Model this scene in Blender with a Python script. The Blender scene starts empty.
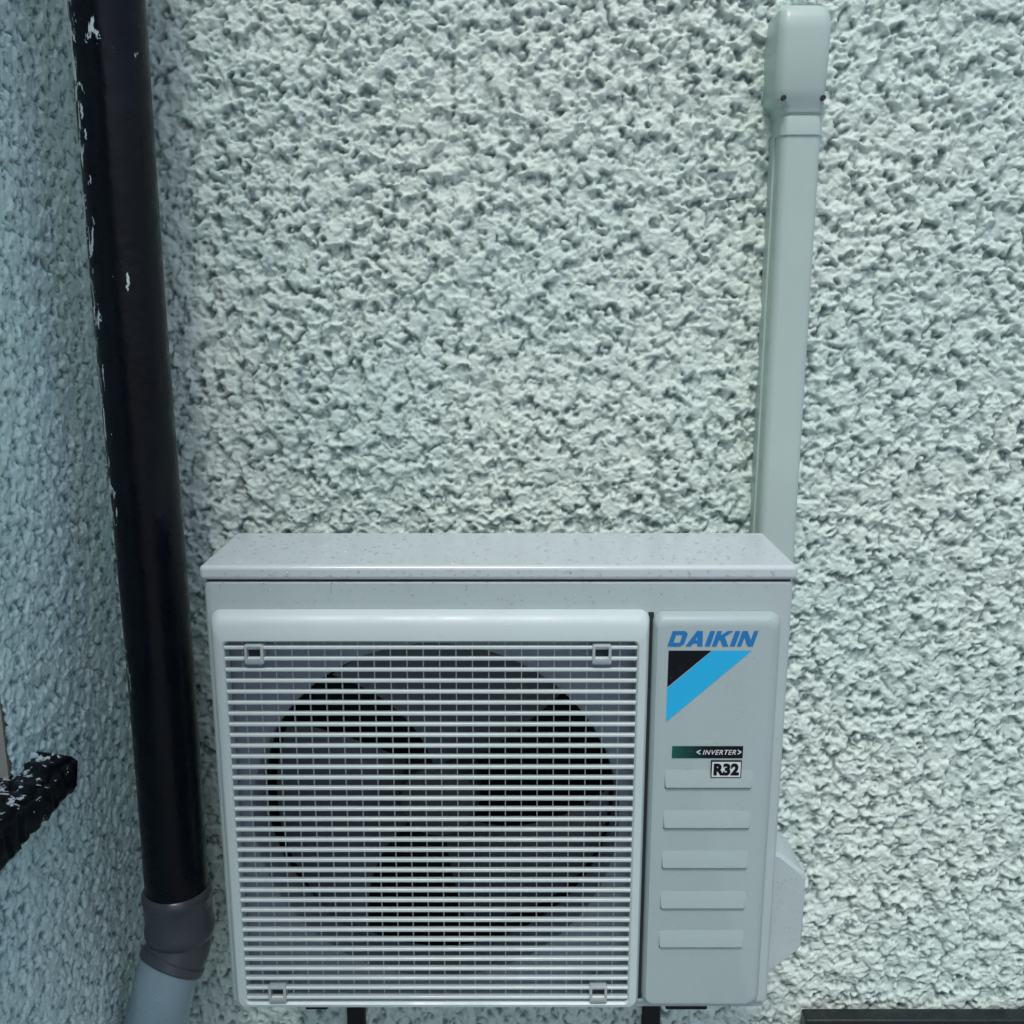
import bpy, bmesh, math, random
import numpy as np
from mathutils import Vector, Matrix
random.seed(7)
R=math.radians
sc=bpy.context.scene
sc.view_settings.view_transform='Standard'
sc.view_settings.look='None'
sc.view_settings.exposure=0

# ---------------------------------------------------------------- materials
def newmat(name):
    m=bpy.data.materials.new(name); m.use_nodes=True
    nt=m.node_tree
    return m,nt,nt.nodes['Principled BSDF'],nt.nodes['Material Output']
def N(nt,t,**kw):
    n=nt.nodes.new(t)
    for k,v in kw.items(): setattr(n,k,v)
    return n
def noise(nt,vec,scale,detail=3,rough=.5,dist=0):
    n=N(nt,'ShaderNodeTexNoise'); n.inputs['Scale'].default_value=scale
    n.inputs['Detail'].default_value=detail; n.inputs['Roughness'].default_value=rough
    n.inputs['Distortion'].default_value=dist
    nt.links.new(vec,n.inputs['Vector']); return n
def mrange(nt,val,a,b,c=0,d=1,smooth=False):
    n=N(nt,'ShaderNodeMapRange')
    if smooth: n.interpolation_type='SMOOTHSTEP'
    for i,v in zip((1,2,3,4),(a,b,c,d)): n.inputs[i].default_value=v
    nt.links.new(val,n.inputs[0]); return n.outputs[0]
def math_(nt,op,a,b=None):
    n=N(nt,'ShaderNodeMath',operation=op)
    for i,v in enumerate((a,b)):
        if v is None: continue
        if isinstance(v,(int,float)): n.inputs[i].default_value=v
        else: nt.links.new(v,n.inputs[i])
    return n.outputs[0]
def mix(nt,fac,a,b):
    n=N(nt,'ShaderNodeMix',data_type='RGBA')
    if isinstance(fac,(int,float)): n.inputs[0].default_value=fac
    else: nt.links.new(fac,n.inputs[0])
    for i,v in ((6,a),(7,b)):
        if isinstance(v,tuple): n.inputs[i].default_value=(*v,1)
        else: nt.links.new(v,n.inputs[i])
    return n.outputs[2]
def objco(nt):
    return N(nt,'ShaderNodeTexCoord').outputs['Object']

def wallmat(name,col,col2,pitc):
    m,nt,b,o=newmat(name); L=nt.links.new
    co=objco(nt)
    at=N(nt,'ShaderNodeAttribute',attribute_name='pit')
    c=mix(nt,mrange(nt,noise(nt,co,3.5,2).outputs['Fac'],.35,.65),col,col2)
    c=mix(nt,at.outputs['Fac'],c,pitc)  # crevice shade painted into the wall colour where the relief dips
    L(c,b.inputs['Base Color']); b.inputs['Roughness'].default_value=.5
    bn=N(nt,'ShaderNodeBump'); bn.inputs['Strength'].default_value=.7; bn.inputs['Distance'].default_value=.0018
    L(noise(nt,co,270,3,.6).outputs['Fac'],bn.inputs['Height']); L(bn.outputs[0],b.inputs['Normal'])
    return m
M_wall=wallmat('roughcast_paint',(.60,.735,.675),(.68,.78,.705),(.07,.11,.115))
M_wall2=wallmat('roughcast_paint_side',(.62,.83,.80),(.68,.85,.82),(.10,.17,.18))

def painted(name,col,rough=.35,var=.06,dirt=None,bump=.0,metal=0,spec=.5):
    m,nt,b,o=newmat(name); L=nt.links.new
    co=objco(nt)
    f=mrange(nt,noise(nt,co,9,3,.6).outputs['Fac'],.3,.7)
    dk=tuple(c*(1-var*2) for c in col)
    c=mix(nt,f,col,dk)
    if dirt:
        f2=mrange(nt,noise(nt,co,22,5,.7).outputs['Fac'],.58,.78,0,.4)
        c=mix(nt,f2,c,dirt)
    L(c,b.inputs['Base Color'])
    r=mrange(nt,noise(nt,co,30,2).outputs['Fac'],.3,.7,rough-.07,rough+.1)
    L(r,b.inputs['Roughness'])
    b.inputs['Metallic'].default_value=metal; b.inputs['Specular IOR Level'].default_value=spec
    if bump:
        bn=N(nt,'ShaderNodeBump'); bn.inputs['Strength'].default_value=bump; bn.inputs['Distance'].default_value=.001
        L(noise(nt,co,350,2).outputs['Fac'],bn.inputs['Height']); L(bn.outputs[0],b.inputs['Normal'])
    return m
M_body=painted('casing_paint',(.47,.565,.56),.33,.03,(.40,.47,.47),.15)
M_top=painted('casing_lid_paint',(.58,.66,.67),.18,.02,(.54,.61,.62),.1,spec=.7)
M_grille=painted('grille_plastic',(.59,.70,.685),.4,.03,(.5,.58,.57),.1)
M_grille_shade=painted('grille_plastic_shaded',(.42,.50,.50),.45,.03)  # darker copy of the grille plastic: shadow on the bars put into the colour
M_panel=painted('panel_plastic',(.41,.515,.51),.36,.02,(.37,.45,.45),.2)
M_int=painted('bell_mouth_paint',(.28,.31,.39),.45,.05)
M_coil=painted('coil_fins',(.004,.006,.008),.6,.1,spec=.2)
M_fan=painted('fan_plastic',(.075,.09,.108),.4,.05)
M_hub=painted('fan_hub_plastic',(.04,.05,.06),.5,.05)
M_bracket=painted('bracket_black',(.010,.013,.016),.5,.1,(.05,.05,.05),spec=.3)
M_trunk=painted('trunking_plastic',(.48,.60,.56),.4,.03,(.42,.53,.50),.1)
M_greypvc=painted('grey_pvc',(.060,.068,.088),.30,.08,(.04,.04,.05),.1)
M_lightpvc=painted('light_grey_pvc',(.26,.37,.43),.22,.05,(.2,.28,.33),.05)
M_blue=painted('logo_blue',(.008,.20,.52),.4,.01)
M_cyan=painted('logo_cyan',(.015,.48,.85),.4,.01)
M_black=painted('logo_black',(.003,.005,.009),.4,.01,spec=.25)
M_white=painted('label_white',(.7,.77,.75),.4,.01)
M_board=painted('wet_dark_timber',(.010,.015,.016),.3,.2,(.05,.07,.06),.5)
M_ground=painted('ground_concrete',(.24,.25,.24),.7,.15,(.1,.1,.1),.3)
M_frame=painted('window_frame_paint',(.50,.51,.44),.5,.1,(.3,.28,.22))
M_seam=painted('seam_dark',(.02,.025,.03),.7,.1)
def glassy():
    m,nt,b,o=newmat('window_glass'); b.inputs['Base Color'].default_value=(.02,.03,.035,1); b.inputs['Roughness'].default_value=.05; return m
M_glass=glassy()
def drops():
    m,nt,b,o=newmat('rain_water'); b.inputs['Base Color'].default_value=(1,1,1,1); b.inputs['Roughness'].default_value=.03
    b.inputs['Transmission Weight'].default_value=.9; b.inputs['IOR'].default_value=1.33; b.inputs['Specular IOR Level'].default_value=.8; return m
M_drop=drops()
def badge():
    m,nt,b,o=newmat('badge_green_black'); co=objco(nt)
    s=N(nt,'ShaderNodeSeparateXYZ'); nt.links.new(co,s.inputs[0])
    f=mrange(nt,s.outputs[0],.184,.222)
    nt.links.new(mix(nt,f,(.01,.10,.085),(.004,.006,.010)),b.inputs['Base Color']); b.inputs['Roughness'].default_value=.35
    b.inputs['Specular IOR Level'].default_value=.25; return m
M_badge=badge()
def blackpipe(name,side=True,cx=-.467):
    m,nt,b,o=newmat(name); L=nt.links.new; co=objco(nt)
    s=N(nt,'ShaderNodeSeparateXYZ'); L(co,s.inputs[0])
    mp=N(nt,'ShaderNodeMapping'); mp.inputs['Scale'].default_value=(1,1,.38 if side else 1); L(co,mp.inputs[0])
    n1=noise(nt,mp.outputs[0],75,5,.65,.6).outputs['Fac']
    n3=noise(nt,co,6,2).outputs['Fac']
    if side:
        sidef=mrange(nt,s.outputs[0],cx-.042,cx-.010,.12,-.10)
        hz=mrange(nt,s.outputs[2],1.20,1.60,-.12,.012)
        v=math_(nt,'ADD',math_(nt,'ADD',n1,sidef),hz)
        v=math_(nt,'ADD',v,math_(nt,'MULTIPLY',math_(nt,'SUBTRACT',n3,.5),.35))
        f=mrange(nt,v,.588,.600)
    else:
        up=mrange(nt,s.outputs[2],1.050,1.062,-.06,.045)
        v=math_(nt,'ADD',n1,math_(nt,'MULTIPLY',math_(nt,'SUBTRACT',n3,.5),.2))
        v=math_(nt,'ADD',v,up)
        f=mrange(nt,v,.625,.64)
    base=mix(nt,mrange(nt,noise(nt,co,14,3).outputs['Fac'],.35,.7),(.0015,.0025,.006),(.003,.0045,.009))
    L(mix(nt,f,base,(.62,.74,.76)),b.inputs['Base Color'])
    L(mrange(nt,noise(nt,co,25,3).outputs['Fac'],.3,.7,.2,.36),b.inputs['Roughness'])
    b.inputs['Specular IOR Level'].default_value=.25
    bn=N(nt,'ShaderNodeBump'); bn.inputs['Strength'].default_value=.5; bn.inputs['Distance'].default_value=.002
    L(noise(nt,co,60,3).outputs['Fac'],bn.inputs['Height']); L(bn.outputs[0],b.inputs['Normal'])
    return m
M_pipe=blackpipe('black_gloss_paint')
M_sill=blackpipe('black_sill_paint',False)
M_fleck=painted('paint_fleck',(.68,.78,.8),.5,.02)

# ---------------------------------------------------------------- mesh helpers
def empty(name):
    e=bpy.data.objects.new(name,None); e.empty_display_size=.1; sc.collection.objects.link(e); return e
def mkobj(name,verts,faces,mat,parent=None,smooth=35,mats=None):
    me=bpy.data.meshes.new(name); me.from_pydata(verts,[],faces)
    bm=bmesh.new(); bm.from_mesh(me); bmesh.ops.recalc_face_normals(bm,faces=bm.faces[:]); bm.to_mesh(me); bm.free()
    if smooth:
        me.shade_smooth(); me.set_sharp_from_angle(angle=R(smooth))
    me.materials.append(mat)
    ob=bpy.data.objects.new(name,me); sc.collection.objects.link(ob)
    if parent: ob.parent=parent
    return ob
def boxvf(a,b,V,F):
    i=len(V)
    for x in (a[0],b[0]):
        for y in (a[1],b[1]):
            for z in (a[2],b[2]): V.append((x,y,z))
    for f in ((0,1,3,2),(4,6,7,5),(0,4,5,1),(2,3,7,6),(0,2,6,4),(1,5,7,3)): F.append(tuple(i+k for k in f))
def box(name,a,b,mat,parent=None,bev=0,seg=3):
    V=[];F=[];boxvf(a,b,V,F)
    ob=mkobj(name,V,F,mat,parent,0)
    if bev:
        md=ob.modifiers.new('b','BEVEL'); md.width=bev; md.segments=seg; md.limit_method='ANGLE'
        ob.data.shade_smooth(); ob.data.set_sharp_from_angle(angle=R(60)); md.harden_normals=True
    return ob
def rrect(x0,x1,z0,z1,r,n=8):
    pts=[]
    for q,(cx,cz) in enumerate(((x1-r,z1-r),(x0+r,z1-r),(x0+r,z0+r),(x1-r,z0+r))):
        for j in range(n):
            a=R(90*q+90*j/(n-1)); pts.append((cx+r*math.cos(a),cz+r*math.sin(a)))
    return pts
def circ(cx,cz,r,n=8):
    return [(cx+r*math.cos(R(90*(k+.5)/n)),cz+r*math.sin(R(90*(k+.5)/n))) for k in range(4*n)]
def loft(name,loops,mat,parent,capfirst=False,caplast=False,axis='y',smooth=35):
    V=[];F=[];n=len(loops[0][0])
    for pts,h in loops:
        for p in pts: V.append((p[0],h,p[1]) if axis=='y' else (p[0],p[1],h))
    for i in range(len(loops)-1):
        for j in range(n):
            k=(j+1)%n; F.append((i*n+j,i*n+k,(i+1)*n+k,(i+1)*n+j))
    if capfirst: F.append(tuple(range(n)))
    if caplast: F.append(tuple(range((len(loops)-1)*n,len(loops)*n)))
    return mkobj(name,V,F,mat,parent,smooth)
def tube(name,path,radii,mat,parent,seg=40):
    V=[];F=[]
    path=[Vector(p) for p in path]
    for i,p in enumerate(path):
        t=(path[min(i+1,len(path)-1)]-path[max(i-1,0)]).normalized()
        a=Vector((1,0,0)); a=(a-t*a.dot(t)).normalized(); b=t.cross(a)
        for j in range(seg):
            an=2*math.pi*j/seg; V.append(tuple(p+(a*math.cos(an)+b*math.sin(an))*(radii[i])))
    for i in range(len(path)-1):
        for j in range(seg):
            k=(j+1)%seg; F.append((i*seg+j,i*seg+k,(i+1)*seg+k,(i+1)*seg+j))
    F.append(tuple(range(seg))); F.append(tuple(range((len(path)-1)*seg,len(path)*seg)))
    return mkobj(name,V,F,mat,parent,40)

# ---------------------------------------------------------------- roughcast relief (periodic height field, 2 mm cells)
rng=np.random.default_rng(11)
T=1024; CELL=.002
fr_=np.fft.fftfreq(T,CELL)
FX,FY=np.meshgrid(fr_,fr_,indexing='ij'); FR=np.hypot(FX,FY)
def band(f0,f1,ax=1.0,rot=0.0):
    w=rng.standard_normal((T,T))
    A=FX*math.cos(rot)+FY*math.sin(rot); B=-FX*math.sin(rot)+FY*math.cos(rot)
    k=np.hypot(A*ax,B/ax)
    S=np.exp(-(k/f1)**2)*(1-np.exp(-(k/f0)**2))
    a=np.real(np.fft.ifft2(np.fft.fft2(w)*S)); return a/a.std()
def fract(f0,beta,fhi=260):
    w=rng.standard_normal((T,T))
    S=(1-np.exp(-(FR/f0)**2))/(1+(FR/f0)**2)**(beta/2)*np.exp(-(FR/fhi)**2)
    a=np.real(np.fft.ifft2(np.fft.fft2(w)*S)); return a/a.std()
def sstep(a,b,x):
    t=np.clip((x-a)/(b-a),0,1); return t*t*(3-2*t)
def blobs(count,r0,r1,seed):
    rg=np.random.default_rng(seed); H=np.zeros((T,T))
    for _ in range(count):
        r=r0+(r1-r0)*rg.random()**2.0
        cx,cy=rg.random(2)*T; e=.6+.8*rg.random(); th=rg.random()*math.pi
        k=int(r*1.6)+2
        ix=np.arange(int(cx)-k,int(cx)+k+1); iy=np.arange(int(cy)-k,int(cy)+k+1)
        dx=(ix-cx)[:,None]; dy=(iy-cy)[None,:]
        a=(dx*math.cos(th)+dy*math.sin(th))/(r*math.sqrt(e)); b=(-dx*math.sin(th)+dy*math.cos(th))*math.sqrt(e)/r
        q=np.clip(1-a*a-b*b,0,1)**.45*(r/r1)**.55*(.6+.55*rg.random())
        I=np.ix_(ix%T,iy%T); H[I]=np.maximum(H[I],q)
    return H
def samp(H,a,b):
    i=np.floor(a).astype(int); j=np.floor(b).astype(int); u=a-i; v=b-j
    return (H[i%T,j%T]*(1-u)*(1-v)+H[(i+1)%T,j%T]*u*(1-v)+H[i%T,(j+1)%T]*(1-u)*v+H[(i+1)%T,(j+1)%T]*u*v)
def relief(seed,rs,cnt,sw):
    B=blobs(cnt,1.5*rs,6.2*rs,seed)
    P=sstep(-.55,.5,fract(24/rs,3.0))
    P2=sstep(-.8,.8,fract(55/rs,2.7))
    F=fract(90,1.4)
    patch=sstep(-.6,1.0,band(.8,3.5))*sw
    drag=sstep(-.6,.8,band(22,75,1.9,.35))
    H=.38*P+.36*B*(.42+.58*P)+.20*P2
    H=H*(1-.6*patch)+.6*patch*(.42*drag*P2+.45*P)
    H=H+.04*F
    wx=band(20,80)*1.6; wy=band(20,80)*1.6
    I,J=np.meshgrid(np.arange(T),np.arange(T),indexing='ij')
    H=samp(H,I+wx,J+wy)
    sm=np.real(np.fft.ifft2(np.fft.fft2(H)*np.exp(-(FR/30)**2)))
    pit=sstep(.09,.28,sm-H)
    return H,pit
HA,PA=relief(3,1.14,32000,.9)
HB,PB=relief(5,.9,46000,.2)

def axis_pts(a,b,fa,fb,fine,coarse):
    out=[]; x=a
    while x<b-1e-6:
        out.append(x); step=fine if (fa-1e-6<=x<fb) else coarse
        if x<fa<x+step: x=fa
        else: x+=step
    out.append(b); return np.array(out)
def grid(name,us,vs,fn,mat,parent=None,rel=None,nrm=None,amp=.010):
    nu,nv=len(us),len(vs)
    U,Vv=np.meshgrid(us,vs,indexing='ij')
    P=np.stack(fn(U,Vv),-1)
    if rel:
        h=samp(rel[0],(U+5)/CELL,(Vv+5)/CELL); pit=samp(rel[1],(U+5)/CELL,(Vv+5)/CELL)
        P=P+np.array(nrm)*((h-.5)*amp)[...,None]
    co=P.reshape(-1,3).astype(np.float32)
    idx=np.arange(nu*nv).reshape(nu,nv)
    q=np.stack([idx[:-1,:-1],idx[1:,:-1],idx[1:,1:],idx[:-1,1:]],-1).reshape(-1,4)
    me=bpy.data.meshes.new(name)
    me.vertices.add(len(co)); me.vertices.foreach_set('co',co.ravel())
    me.loops.add(q.size); me.loops.foreach_set('vertex_index',q.ravel().astype(np.int32))
    me.polygons.add(len(q)); me.polygons.foreach_set('loop_start',np.arange(0,q.size,4,dtype=np.int32))
    me.polygons.foreach_set('loop_total',np.full(len(q),4,dtype=np.int32))
    me.update(); me.shade_smooth(); me.materials.append(mat)
    if rel:
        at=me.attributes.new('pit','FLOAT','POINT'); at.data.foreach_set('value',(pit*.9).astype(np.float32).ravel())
    ob=bpy.data.objects.new(name,me); sc.collection.objects.link(ob)
    if parent: ob.parent=parent
    return ob
WY=1.36; WX=-.56
us=axis_pts(WX-.02,4.0,WX-.02,.90,.0018,.03); vs=axis_pts(-.02,3.2,.42,2.12,.0018,.03)
RA=(HA,PA); RB=(HB,PB)
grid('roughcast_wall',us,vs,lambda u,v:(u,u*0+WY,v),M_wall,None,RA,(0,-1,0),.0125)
JY=1.03
side=empty('roughcast_wall.001')
zf=lambda a,b:axis_pts(a,b,.42,2.12,.002,.03)
sw=lambda u,v:(u*0+WX,u,v)
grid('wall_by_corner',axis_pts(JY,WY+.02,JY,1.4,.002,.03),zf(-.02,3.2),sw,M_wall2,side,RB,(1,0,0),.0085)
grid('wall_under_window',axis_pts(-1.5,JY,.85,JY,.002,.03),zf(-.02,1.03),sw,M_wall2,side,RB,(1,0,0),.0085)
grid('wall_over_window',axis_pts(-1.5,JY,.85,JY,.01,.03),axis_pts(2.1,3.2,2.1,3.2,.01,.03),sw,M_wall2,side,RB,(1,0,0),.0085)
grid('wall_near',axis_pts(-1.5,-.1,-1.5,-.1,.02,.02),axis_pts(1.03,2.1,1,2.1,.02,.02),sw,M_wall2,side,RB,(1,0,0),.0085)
box('far_jamb_reveal',(WX-.12,JY+.001,1.03),(WX-.005,JY+.03,2.1),M_frame,side)
box('near_jamb_reveal',(WX-.12,-.13,1.03),(WX-.005,-.101,2.1),M_frame,side)
box('head_reveal',(WX-.12,-.099,2.102),(WX-.005,JY-.001,2.13),M_frame,side)
win=empty('window')
box('glass',(WX-.105,-.06,1.085),(WX-.10,.99,2.06),M_glass,win)
for nm,a,b in (('frame_far',(WX-.119,.985,1.070),(WX-.07,JY-.001,2.09)),('frame_near',(WX-.119,-.099,1.070),(WX-.07,-.055,2.09)),
               ('frame_head',(WX-.118,-.054,2.05),(WX-.072,.984,2.09)),('frame_base',(WX-.118,-.054,1.070),(WX-.072,.984,1.105)),
               ('mullion',(WX-.117,.45,1.106),(WX-.073,.49,2.049))):
    box(nm,a,b,M_frame,win,.003)
prof=[(WX-.12,1.073),(WX-.03,1.067),(WX+.012,1.064),(WX+.033,1.060),(WX+.040,1.053),(WX+.041,1.026),(WX+.033,1.016),(WX-.0,1.008),(WX-.12,1.008)]
ys=np.linspace(-.16,1.10,180)
V=[];F=[];n=len(prof)
for i,y in enumerate(ys):
    for j,(x,z) in enumerate(prof):
        k=.0028*(j in (2,3,4,5,6)); V.append((x+random.uniform(-k,k),y,z+random.uniform(-k,k)*.8))
for i in range(len(ys)-1):
    for j in range(n):
        F.append((i*n+j,i*n+(j+1)%n,(i+1)*n+(j+1)%n,(i+1)*n+j))
F.append(tuple(range(n))); F.append(tuple(range((len(ys)-1)*n,len(ys)*n)))
mkobj('sill',V,F,M_sill,win,80)

# ---------------------------------------------------------------- ground
grid('ground',np.array([-60,-20,-6,-2,0,2,6,20,60.]),np.array([-60,-20,-6,-2,0,1.0,1.6,20,60.]),lambda u,v:(u,v,u*0),M_ground)

# ---------------------------------------------------------------- drainpipe
dp=empty('drainpipe')
px,py=-.467,1.25
zs=np.linspace(.76,3.1,60)
tube('black_pipe',[(px+.0012*math.sin(z*7),py,z) for z in zs],[.0425]*60,M_pipe,dp,48)
tube('coupling_socket',[(px-.001,py,z) for z in (.788,.786,.782,.775,.772,.736,.731,.722,.718,.712)],[.0432,.0455,.0475,.0478,.0462,.0458,.0476,.0480,.0470,.0445],M_greypvc,dp,48)
def bez(p0,p1,p2,p3,n):
    out=[]
    for i in range(n):
        t=i/(n-1); out.append(tuple((1-t)**3*np.array(p0)+3*t*(1-t)**2*np.array(p1)+3*t*t*(1-t)*np.array(p2)+t**3*np.array(p3)))
    return out
pb=bez((px-.001,py,.720),(px-.001,py,.705),(px-.004,py-.006,.692),(px-.013,py-.016,.674),14)
tube('bend',pb,[.0440]*14,M_greypvc,dp,48)
d=(Vector(pb[-1])-Vector(pb[-3])).normalized(); e=Vector(pb[-1])
tube('bend_rim',[e-d*.013,e-d*.011,e-d*.001,e+d*.001],[.0448,.0465,.0465,.0448],M_greypvc,dp,48)
d2=Vector((-.28,-.12,-1)).normalized()
tube('lower_pipe',[e-d*.01,e+d*.01,e+d2*.06,e+d2*.14]+[tuple(e+d2*.17+Vector((0,0,-.02))),(e.x-.05,e.y-.03,.35),(e.x-.05,e.y-.03,.0)],[.0425]*7,M_lightpvc,dp,48)
bm=bmesh.new()
for (x,z,w_,h_) in ((-.4527,1.612,.0016,.0085),(-.4540,1.603,.0012,.004),(-.492,1.80,.0022,.009),(-.489,1.775,.0016,.006),(-.499,1.70,.0028,.012),
                    (-.5005,1.665,.002,.010),(-.498,1.64,.0016,.006),(-.500,1.50,.0018,.016),(-.4995,1.455,.0016,.010),(-.501,1.36,.0014,.009),(-.497,1.56,.0022,.004),(-.4875,1.725,.001,.005)):
    yy=py-math.sqrt(max(.0425**2-(x-px)**2,0)); nr=Vector((x-px,yy-py,0)).normalized()
    q=Vector((0,-1,0)).rotation_difference(nr).to_matrix().to_4x4()
    bmesh.ops.create_icosphere(bm,subdivisions=3,radius=1,matrix=Matrix.Translation((x,yy,z))@q@Matrix.Diagonal((w_,.0006,h_,1)))
for v in bm.verts: v.co.x+=.0006*math.sin(v.co.z*900)+.0004*math.sin(v.co.z*2300)
me=bpy.data.meshes.new('paint_flecks'); bm.to_mesh(me); bm.free(); me.shade_smooth(); me.materials.append(M_fleck)
o=bpy.data.objects.new('paint_flecks',me); sc.collection.objects.link(o); o.parent=dp

# ---------------------------------------------------------------- trunking
tk=empty('pipe_trunking')
tx0,tx1=.334,.384
def dprof(x0,x1,y0,y1,r,n=8):
    pts=[(x1,y1),(x1,y0+r)]
    for j in range(1,n+1):
        a=R(90*j/n); pts.append((x1-r+r*math.cos(a),y0+r-r*math.sin(a)))
    for j in range(0,n+1):
        a=R(90+90*j/n); pts.append((x0+r+r*math.cos(a),y0+r-r*math.sin(a)))
    pts.append((x0,y1)); return pts
loft('channel',[(dprof(tx0,tx1,1.309,1.362,.010),.70),(dprof(tx0,tx1,1.309,1.362,.010),1.80)],M_trunk,tk,True,True,'z')
box('channel_side_rail',(tx0-.0025,1.338,.70),(tx0+.001,1.362,1.79),M_trunk,tk,.0008)
box('channel_side_rail.001',(tx1-.001,1.338,.70),(tx1+.0025,1.362,1.79),M_trunk,tk,.0008)
L=[]
for z,gx,gy in ((1.786,-.002,-.001),(1.788,.0010,.002),(1.808,.0010,.002),(1.811,.0,.001),(1.814,.002,.004),(1.821,.003,.006)):
    L.append((dprof(tx0-gx,tx1+gx,1.309-gy,1.365,.011),z))
for z,gx,gy in ((1.829,.007,.010),(1.840,.0088,.013),(1.875,.009,.016),(1.905,.009,.018),(1.919,.0085,.0165),(1.928,.0065,.012),(1.934,.002,.005),(1.9365,-.005,-.005)):
    L.append((dprof(tx0-gx-.005,tx1+gx-.009,1.309-gy,1.365,.012),z))
loft('inlet_cap',L,M_trunk,tk,True,True,'z',24)
for sx in (tx0-.003,tx1-.005):
    tube('screw',[(sx,1.312,1.829),(sx,1.2965,1.829)],[.0035,.003],M_seam,tk,12)

# ---------------------------------------------------------------- timber board at foot of wall
box('timber_board',(.447,1.318,.40),(3.0,1.345,.516),M_board,None,.004)

# ---------------------------------------------------------------- outdoor unit
ac=empty('air_conditioner')
X0,X1,YF,YB,Z0,Z1=-.345,.315,1.070,1.222,.742,1.2835
gx0,gx1,gz0,gz1=-.322,.141,.757,1.220
fcx,fcz,fr=-.090,.989,.216
n=10
loft('casing',[
 (rrect(X0,X1,Z0,Z1,.004,n),YB),
 (rrect(X0,X1,Z0,Z1,.004,n),YF+.010),
 (rrect(X0+.0012,X1-.0012,Z0+.001,Z1-.0005,.004,n),YF+.004),
 (rrect(X0+.004,X1-.004,Z0+.003,Z1-.001,.004,n),YF+.001),
 (rrect(X0+.008,X1-.008,Z0+.006,Z1-.002,.004,n),YF),
 (rrect(gx0-.004,gx1+.004,gz0-.004,gz1+.004,.008,n),YF)],M_body,ac,smooth=5)
loft('casing_back',[(rrect(X0+.001,X1-.001,Z0+.001,Z1-.001,.004,n),YB-.001),(rrect(X0+.002,X1-.002,Z0+.002,Z1-.002,.004,n),YB-.0005)],M_body,ac,True,True)
loft('fan_shroud',[
 (rrect(gx0-.004,gx1+.004,gz0-.004,gz1+.004,.008,n),YF),
 (rrect(gx0-.004,gx1+.004,gz0-.004,gz1+.004,.008,n),YF+.010),
 (circ(fcx,fcz,fr+.008,n),YF+.010),
 (circ(fcx,fcz,fr+.002,n),YF+.013),
 (circ(fcx,fcz,fr,n),YF+.020),
 (circ(fcx,fcz,fr,n),YF+.070)],M_int,ac)
loft('coil',[(circ(fcx,fcz,fr,n),YF+.0705),(circ(fcx,fcz,fr+.002,n),YB-.010)],M_coil,ac,False,True)
V=[];F=[]
for bI in range(3):
    base=R(182+120*bI); nr,na=9,16; i0=len(V)
    for i in range(nr):
        rr=.045+(.208-.045)*i/(nr-1)
        span=R(62+26*i/(nr-1)); sweep=R(20*i/(nr-1))
        for j in range(na):
            t=j/(na-1); a=base+sweep+span*(t-.5)
            V.append((fcx+rr*math.cos(a),YF+.110-.070*t,fcz+rr*math.sin(a)))
    for i in range(nr-1):
        for j in range(na-1):
            F.append((i0+i*na+j,i0+i*na+j+1,i0+(i+1)*na+j+1,i0+(i+1)*na+j))
mkobj('fan_blades',V,F,M_fan,ac,60)
loft('fan_hub',[(circ(fcx,fcz,.050,n),YF+.115),(circ(fcx,fcz,.050,n),YF+.055),(circ(fcx,fcz,.046,n),YF+.049),(circ(fcx,fcz,.02,n),YF+.045)],M_hub,ac,False,True)
loft('grille_frame',[
 (rrect(-.3375,.1545,.7475,1.2515,.012,n),YF-.0005),
 (rrect(-.3365,.1535,.7485,1.2505,.012,n),YF-.007),
 (rrect(-.3335,.1515,.7505,1.2450,.011,n),YF-.014),
 (rrect(-.3300,.1495,.7525,1.2370,.010,n),YF-.0175),
 (rrect(-.3225,.1415,.7565,1.2205,.006,n),YF-.0185),
 (rrect(-.3205,.1395,.7585,1.2185,.005,n),YF-.016),
 (rrect(-.3205,.1395,.7585,1.2185,.005,n),YF+.004)],M_grille,ac)
V=[];F=[]
ns=35; z0,z1=.7585,1.2185
pitch=(z1-z0)/ns
for i in range(ns):
    z=z0+pitch*(i+.5); i0=len(V)
    for x in (-.3205,.1395):
        V+= [(x,YF-.0165,z-.0022),(x,YF-.0175,z-.0010),(x,YF-.0175,z+.0011),(x,YF-.0165,z+.0020),(x,YF-.0100,z+.0008),(x,YF-.0100,z-.0012)]
    for k in range(6): F.append((i0+k,i0+(k+1)%6,i0+6+(k+1)%6,i0+6+k))
mkobj('grille_slats',V,F,M_grille,ac,30)
V=[];F=[]
nv=25
for i in range(1,nv):
    x=-.3205+.46*i/nv
    boxvf((x-.0006,YF-.0098,z0),(x+.0006,YF-.0065,z1),V,F)
mkobj('grille_bars',V,F,M_grille_shade,ac,0)
for (cx,cz) in ((-.287,1.2045),(.100,1.2045),(-.283,.771),(.104,.771)):
    loft('clip',[(rrect(cx-.0105,cx+.0105,cz-.0115,cz+.0115,.002,4),YF-.003),(rrect(cx-.0105,cx+.0105,cz-.0115,cz+.0115,.002,4),YF-.0192),
        (rrect(cx-.0095,cx+.0095,cz-.0105,cz+.0105,.002,4),YF-.0200),(rrect(cx-.0075,cx+.0075,cz-.0055,cz+.0090,.001,4),YF-.0200),(rrect(cx-.0075,cx+.0075,cz-.0055,cz+.0090,.001,4),YF-.010)],M_grille_shade,ac,True,False)
    loft('clip_hole',[(rrect(cx-.0075,cx+.0075,cz-.0055,cz+.0090,.001,4),YF-.0115),(rrect(cx-.0070,cx+.0070,cz-.005,cz+.0085,.001,4),YF-.0114)],M_seam,ac,False,True)
px0,px1,pz0,pz1=.1580,.3005,.750,1.2495
box('panel_gap',(.1530,YF-.0012,.752),(.1590,YF-.0002,1.248),M_seam,ac)
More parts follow.
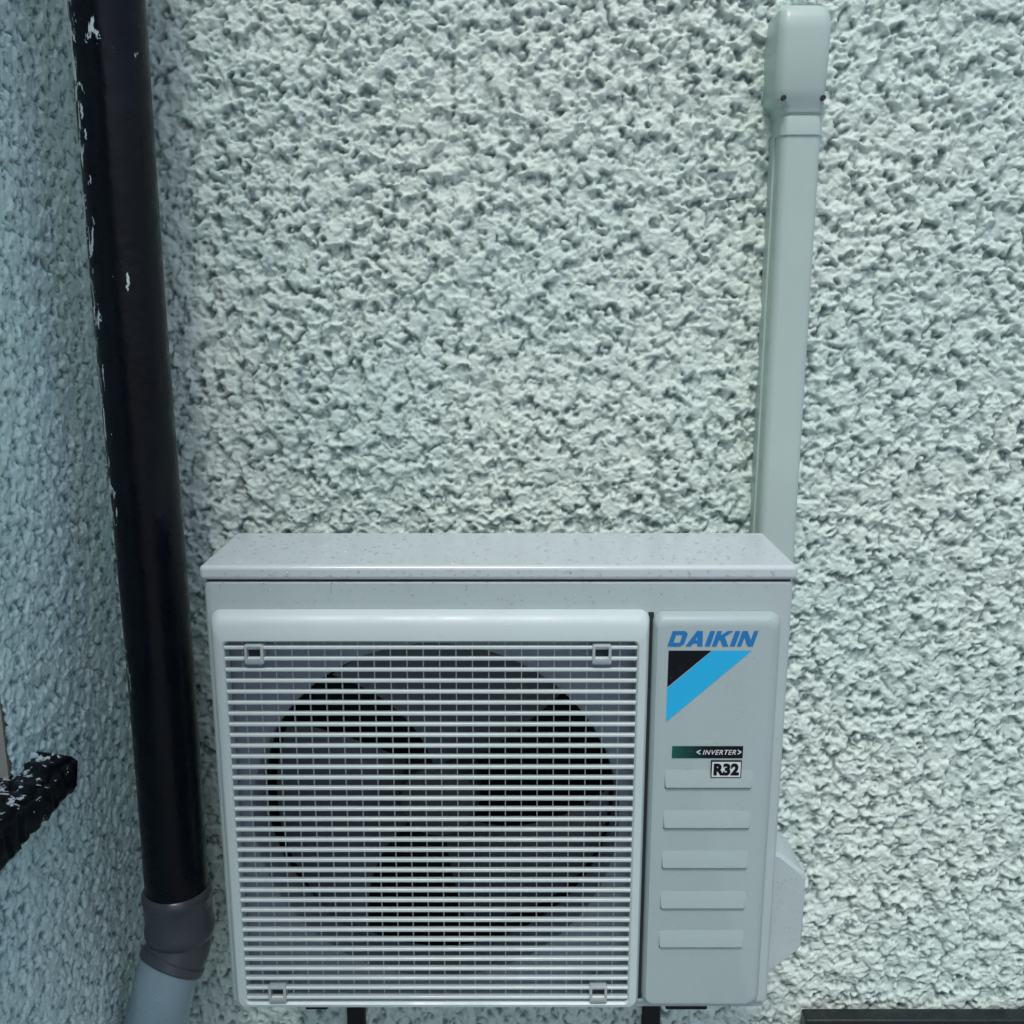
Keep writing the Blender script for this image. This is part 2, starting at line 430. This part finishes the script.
loft('side_panel',[
 (rrect(px0,px1,pz0,pz1,.012,n),YF-.0005),
 (rrect(px0+.0003,px1-.0005,pz0+.0005,pz1-.0005,.012,n),YF-.006),
 (rrect(px0+.002,px1-.003,pz0+.002,pz1-.003,.011,n),YF-.011),
 (rrect(px0+.004,px1-.007,pz0+.005,pz1-.008,.010,n),YF-.0145),
 (rrect(px0+.007,px1-.011,pz0+.008,pz1-.013,.009,n),YF-.0150)],M_panel,ac,False,True)
PF=YF-.0150
# pressed louvre steps: each face leans out downwards and ends in a square lip
for z in (1.0455,.9945,.943,.890,.838):
    a=rrect(.1750,.2760,z-.0034,z+.0200,.0040,6)
    bq=rrect(.1765,.2745,z-.0030,z-.0014,.0008,6)
    loft('panel_rib',[(a,PF+.0003),(bq,PF-.0030)],M_panel,ac,False,True)
    loft('rib_shadow_line',[(rrect(.1755,.2755,z-.0050,z-.0033,.0008,6),PF-.0003),(rrect(.1757,.2753,z-.0049,z-.0034,.0007,6),PF-.0004)],M_seam,ac,False,True)  # dark strip below the lip, painting its shadow line on the panel
def sheet(name,pts,y,mat):
    V=[(p[0],y,p[1]) for p in pts]; return mkobj(name,V,[tuple(range(len(pts)))],mat,ac,0)
sheet('black_triangle',[(.1745,1.2080),(.2225,1.2080),(.1745,1.1645)],PF-.0004,M_black)
sheet('cyan_stripe',[(.2235,1.2080),(.2675,1.2080),(.1745,1.1225),(.1745,1.1630)],PF-.0004,M_cyan)
sheet('badge_strip',[(.1825,1.0780),(.2635,1.0780),(.2635,1.0930),(.1825,1.0930)],PF-.0004,M_badge)
ry=PF-.0020
box('refrigerant_plate',(.2275,ry,1.0545),(.2625,PF+.001,1.0755),M_black,ac)
sheet('refrigerant_label',[(.2286,1.0556),(.2614,1.0556),(.2614,1.0744),(.2286,1.0744)],ry-.0003,M_white)
def text(name,s,x0,x1,z0,z1,y,mat,shear=0,off=0):
    cu=bpy.data.curves.new(name+'_c','FONT'); cu.body=s; cu.shear=shear; cu.offset=off; cu.resolution_u=6; cu.space_character=1.12 if len(s)>3 else 1.05
    ob=bpy.data.objects.new(name+'_t',cu); sc.collection.objects.link(ob)
    bpy.context.view_layer.update()
    me=bpy.data.meshes.new_from_object(ob.evaluated_get(bpy.context.evaluated_depsgraph_get()))
    bpy.data.objects.remove(ob)
    xs=[v.co.x for v in me.vertices]; yy=[v.co.y for v in me.vertices]
    ax,bx,ay,by=min(xs),max(xs),min(yy),max(yy)
    for v in me.vertices:
        v.co=(x0+(v.co.x-ax)/(bx-ax)*(x1-x0),y,z0+(v.co.y-ay)/(by-ay)*(z1-z0))
    me.materials.clear(); me.materials.append(mat)
    o=bpy.data.objects.new(name,me); sc.collection.objects.link(o); o.parent=ac
def letters(name,word,x0,x1,z0,z1,y,mat,sl=.30,t=.30):
    u=.24
    G={'D':([[(0,0),(t,0),(t,1),(0,1)],[(t,1-u),(t,1),(.78,1),(1,.84),(1-t,.76-.0)],[(1-t,.76),(1,.84),(1,.16),(1-t,.24)],[(t,0),(t,u),(1-t,u),(1,.16),(.78,0)]],1),
       'A':([[(0,0),(t*1.05,0),(.62,1),(.36,1)],[(1-t*1.05,0),(1,0),(.70,1),(.42,1)],[(.25,.2),(.78,.2),(.78,.40),(.30,.40)]],1.08),
       'I':([[(0,0),(.32,0),(.32,1),(0,1)]],.32),
       'K':([[(0,0),(t,0),(t,1),(0,1)],[(t,.38),(t,.70),(.66,1),(1.02,1)],[(.30,.56),(.52,.74),(1.05,0),(.68,0)]],1),
       'N':([[(0,0),(t*.9,0),(t*.9,1),(0,1)],[(1-t*.9,0),(1,0),(1,1),(1-t*.9,1)],[(0,1),(t*1.1,1),(1,0),(1-t*1.1,0)]],1)}
    gap=.13; tot=sum(G[c][1] for c in word)+gap*(len(word)-1)
    W=(x1-x0)-sl*(z1-z0); V=[];F=[]; cur=0
    for c in word:
        polys,wd=G[c]
        for k,p in enumerate(polys):
            i0=len(V)
            for (a,b) in p:
                V.append((x0+(cur+a*(wd if c=='A' else 1))/tot*W+sl*b*(z1-z0),y-.00004*k,z0+b*(z1-z0)))
            F.append(tuple(range(i0,len(V))))
        cur+=wd+gap
    mkobj(name,V,F,mat,ac,0)
letters('maker_lettering','DAIKIN',.1730,.2735,1.2130,1.2310,PF-.0006,M_blue)
text('badge_lettering','INVERTER',.2175,.2555,1.0825,1.0885,PF-.0008,M_white,.3,.01)
text('badge_arrow','<',.2105,.2150,1.0825,1.0890,PF-.0008,M_white,0,.02)
text('badge_arrow','>',.2575,.2615,1.0825,1.0890,PF-.0008,M_white,0,.02)
text('refrigerant_lettering','R32',.2305,.2597,1.0575,1.0727,ry-.0006,M_black,0,.06)
box('lid_gap',(X0+.004,YF+.004,Z1-.002),(X1-.004,YB-.004,Z1+.004),M_seam,ac)
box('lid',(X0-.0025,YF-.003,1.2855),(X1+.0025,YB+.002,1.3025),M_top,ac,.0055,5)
V=[];F=[]
vp=[(X1-.002,.918),(X1+.022,.912),(X1+.050,.888),(X1+.055,.880),(X1+.055,.782),(X1+.050,.774),(X1+.022,.748),(X1-.002,.745)]
for y in (1.125,1.13,1.205):
    k=.003 if y==1.125 else 0
    for x,z in vp: V.append((x-k,y,z-k*(1 if z>.83 else -1)))
m_=len(vp)
for i in range(2):
    for j in range(m_): F.append((i*m_+j,i*m_+(j+1)%m_,(i+1)*m_+(j+1)%m_,(i+1)*m_+j))
F.append(tuple(range(m_))); F.append(tuple(range(2*m_,3*m_)))
mkobj('valve_cover',V,F,M_body,ac,30)
box('base_pan',(X0+.004,YF+.006,Z0-.008),(X1-.004,YB-.004,Z0+.002),M_body,ac,.002)
for x,hw in ((-.243,.014),(.217,.026)):
    box('foot',(x-hw,YF+.010,Z0-.016),(x+hw,YB+.02,Z0-.0085),M_bracket,ac,.002)
    for yy in (YF+.085,YB-.03):
        box('rubber_mount',(x-.010,yy,Z0-.032),(x+.010,yy+.022,Z0-.0165),M_bracket,ac,.004)
    box('bracket_arm',(x-.013,YF+.080,Z0-.062),(x+.013,WY-.008,Z0-.0325),M_bracket,ac,.002)
    box('bracket_upright',(x-.014,WY-.011,Z0-.30),(x+.014,WY+.004,Z0+.12),M_bracket,ac,.002)
bm=bmesh.new()
def drop(c,nrm,r,fl,sd=2):
    q=Vector((0,0,1)).rotation_difference(Vector(nrm)).to_matrix().to_4x4()
    bmesh.ops.create_icosphere(bm,subdivisions=sd,radius=r,matrix=Matrix.Translation(c)@q@Matrix.Diagonal((random.uniform(.8,1.3),1,fl,1)))
for i in range(560):
    x=random.uniform(X0+.006,X1-.006); y=random.uniform(YF+.003,YB-.004)
    drop((x,y,1.3026),(0,0,1),random.choice((.0007,.0009,.0012,.0015,.0020)),.6)
for i in range(130):
    drop((random.uniform(X0+.01,X1-.01),YF-.0031,random.uniform(1.289,1.298)),(0,-1,0),random.choice((.0006,.0009,.0013)),.7)
for i in range(200):
    x=random.uniform(X0+.01,X1-.01); drop((x,YF-.0001,random.uniform(1.254,1.282)),(0,-1,0),random.choice((.0005,.0007,.0011)),.7,1)
for i in range(130):
    x=random.uniform(px0+.012,px1-.014); drop((x,PF-.0001,random.uniform(.78,1.235)),(0,-1,0),random.choice((.0004,.0006,.0009)),.7,1)
for i in range(90):
    x=random.uniform(X1+.003,X1+.048); drop((x,1.1249,random.uniform(.79,.88)),(0,-1,0),random.choice((.0006,.0009)),.7,1)
me=bpy.data.meshes.new('rain_droplets'); bm.to_mesh(me); bm.free(); me.shade_smooth(); me.materials.append(M_drop)
o=bpy.data.objects.new('rain_droplets',me); sc.collection.objects.link(o); o.parent=ac

# ---------------------------------------------------------------- light
w=bpy.data.worlds.new('World'); sc.world=w; w.use_nodes=True
nt=w.node_tree; bg=nt.nodes['Background']
sky=nt.nodes.new('ShaderNodeTexSky'); sky.sky_type='NISHITA'; sky.sun_disc=False
el,az=R(60),R(188)
sky.sun_elevation=el; sky.sun_rotation=az; sky.dust_density=2.5
nt.links.new(sky.outputs[0],bg.inputs[0]); bg.inputs[1].default_value=.15
sd=Vector((math.sin(az)*math.cos(el),math.cos(az)*math.cos(el),math.sin(el)))
sl=bpy.data.lights.new('sun','SUN'); sl.energy=1.5; sl.angle=R(12); sl.color=(1,.985,.955)
so=bpy.data.objects.new('sun',sl); sc.collection.objects.link(so)
so.rotation_euler=(-sd).to_track_quat('-Z','Y').to_euler()

# ---------------------------------------------------------------- camera
cam=bpy.data.cameras.new('camera'); cam.sensor_width=36; cam.lens=36*1000/1024; cam.clip_start=.02; cam.clip_end=500
co=bpy.data.objects.new('camera',cam); sc.collection.objects.link(co)
co.location=(0,0,1.6); co.rotation_euler=(R(90-12.5),0,0)
sc.camera=co
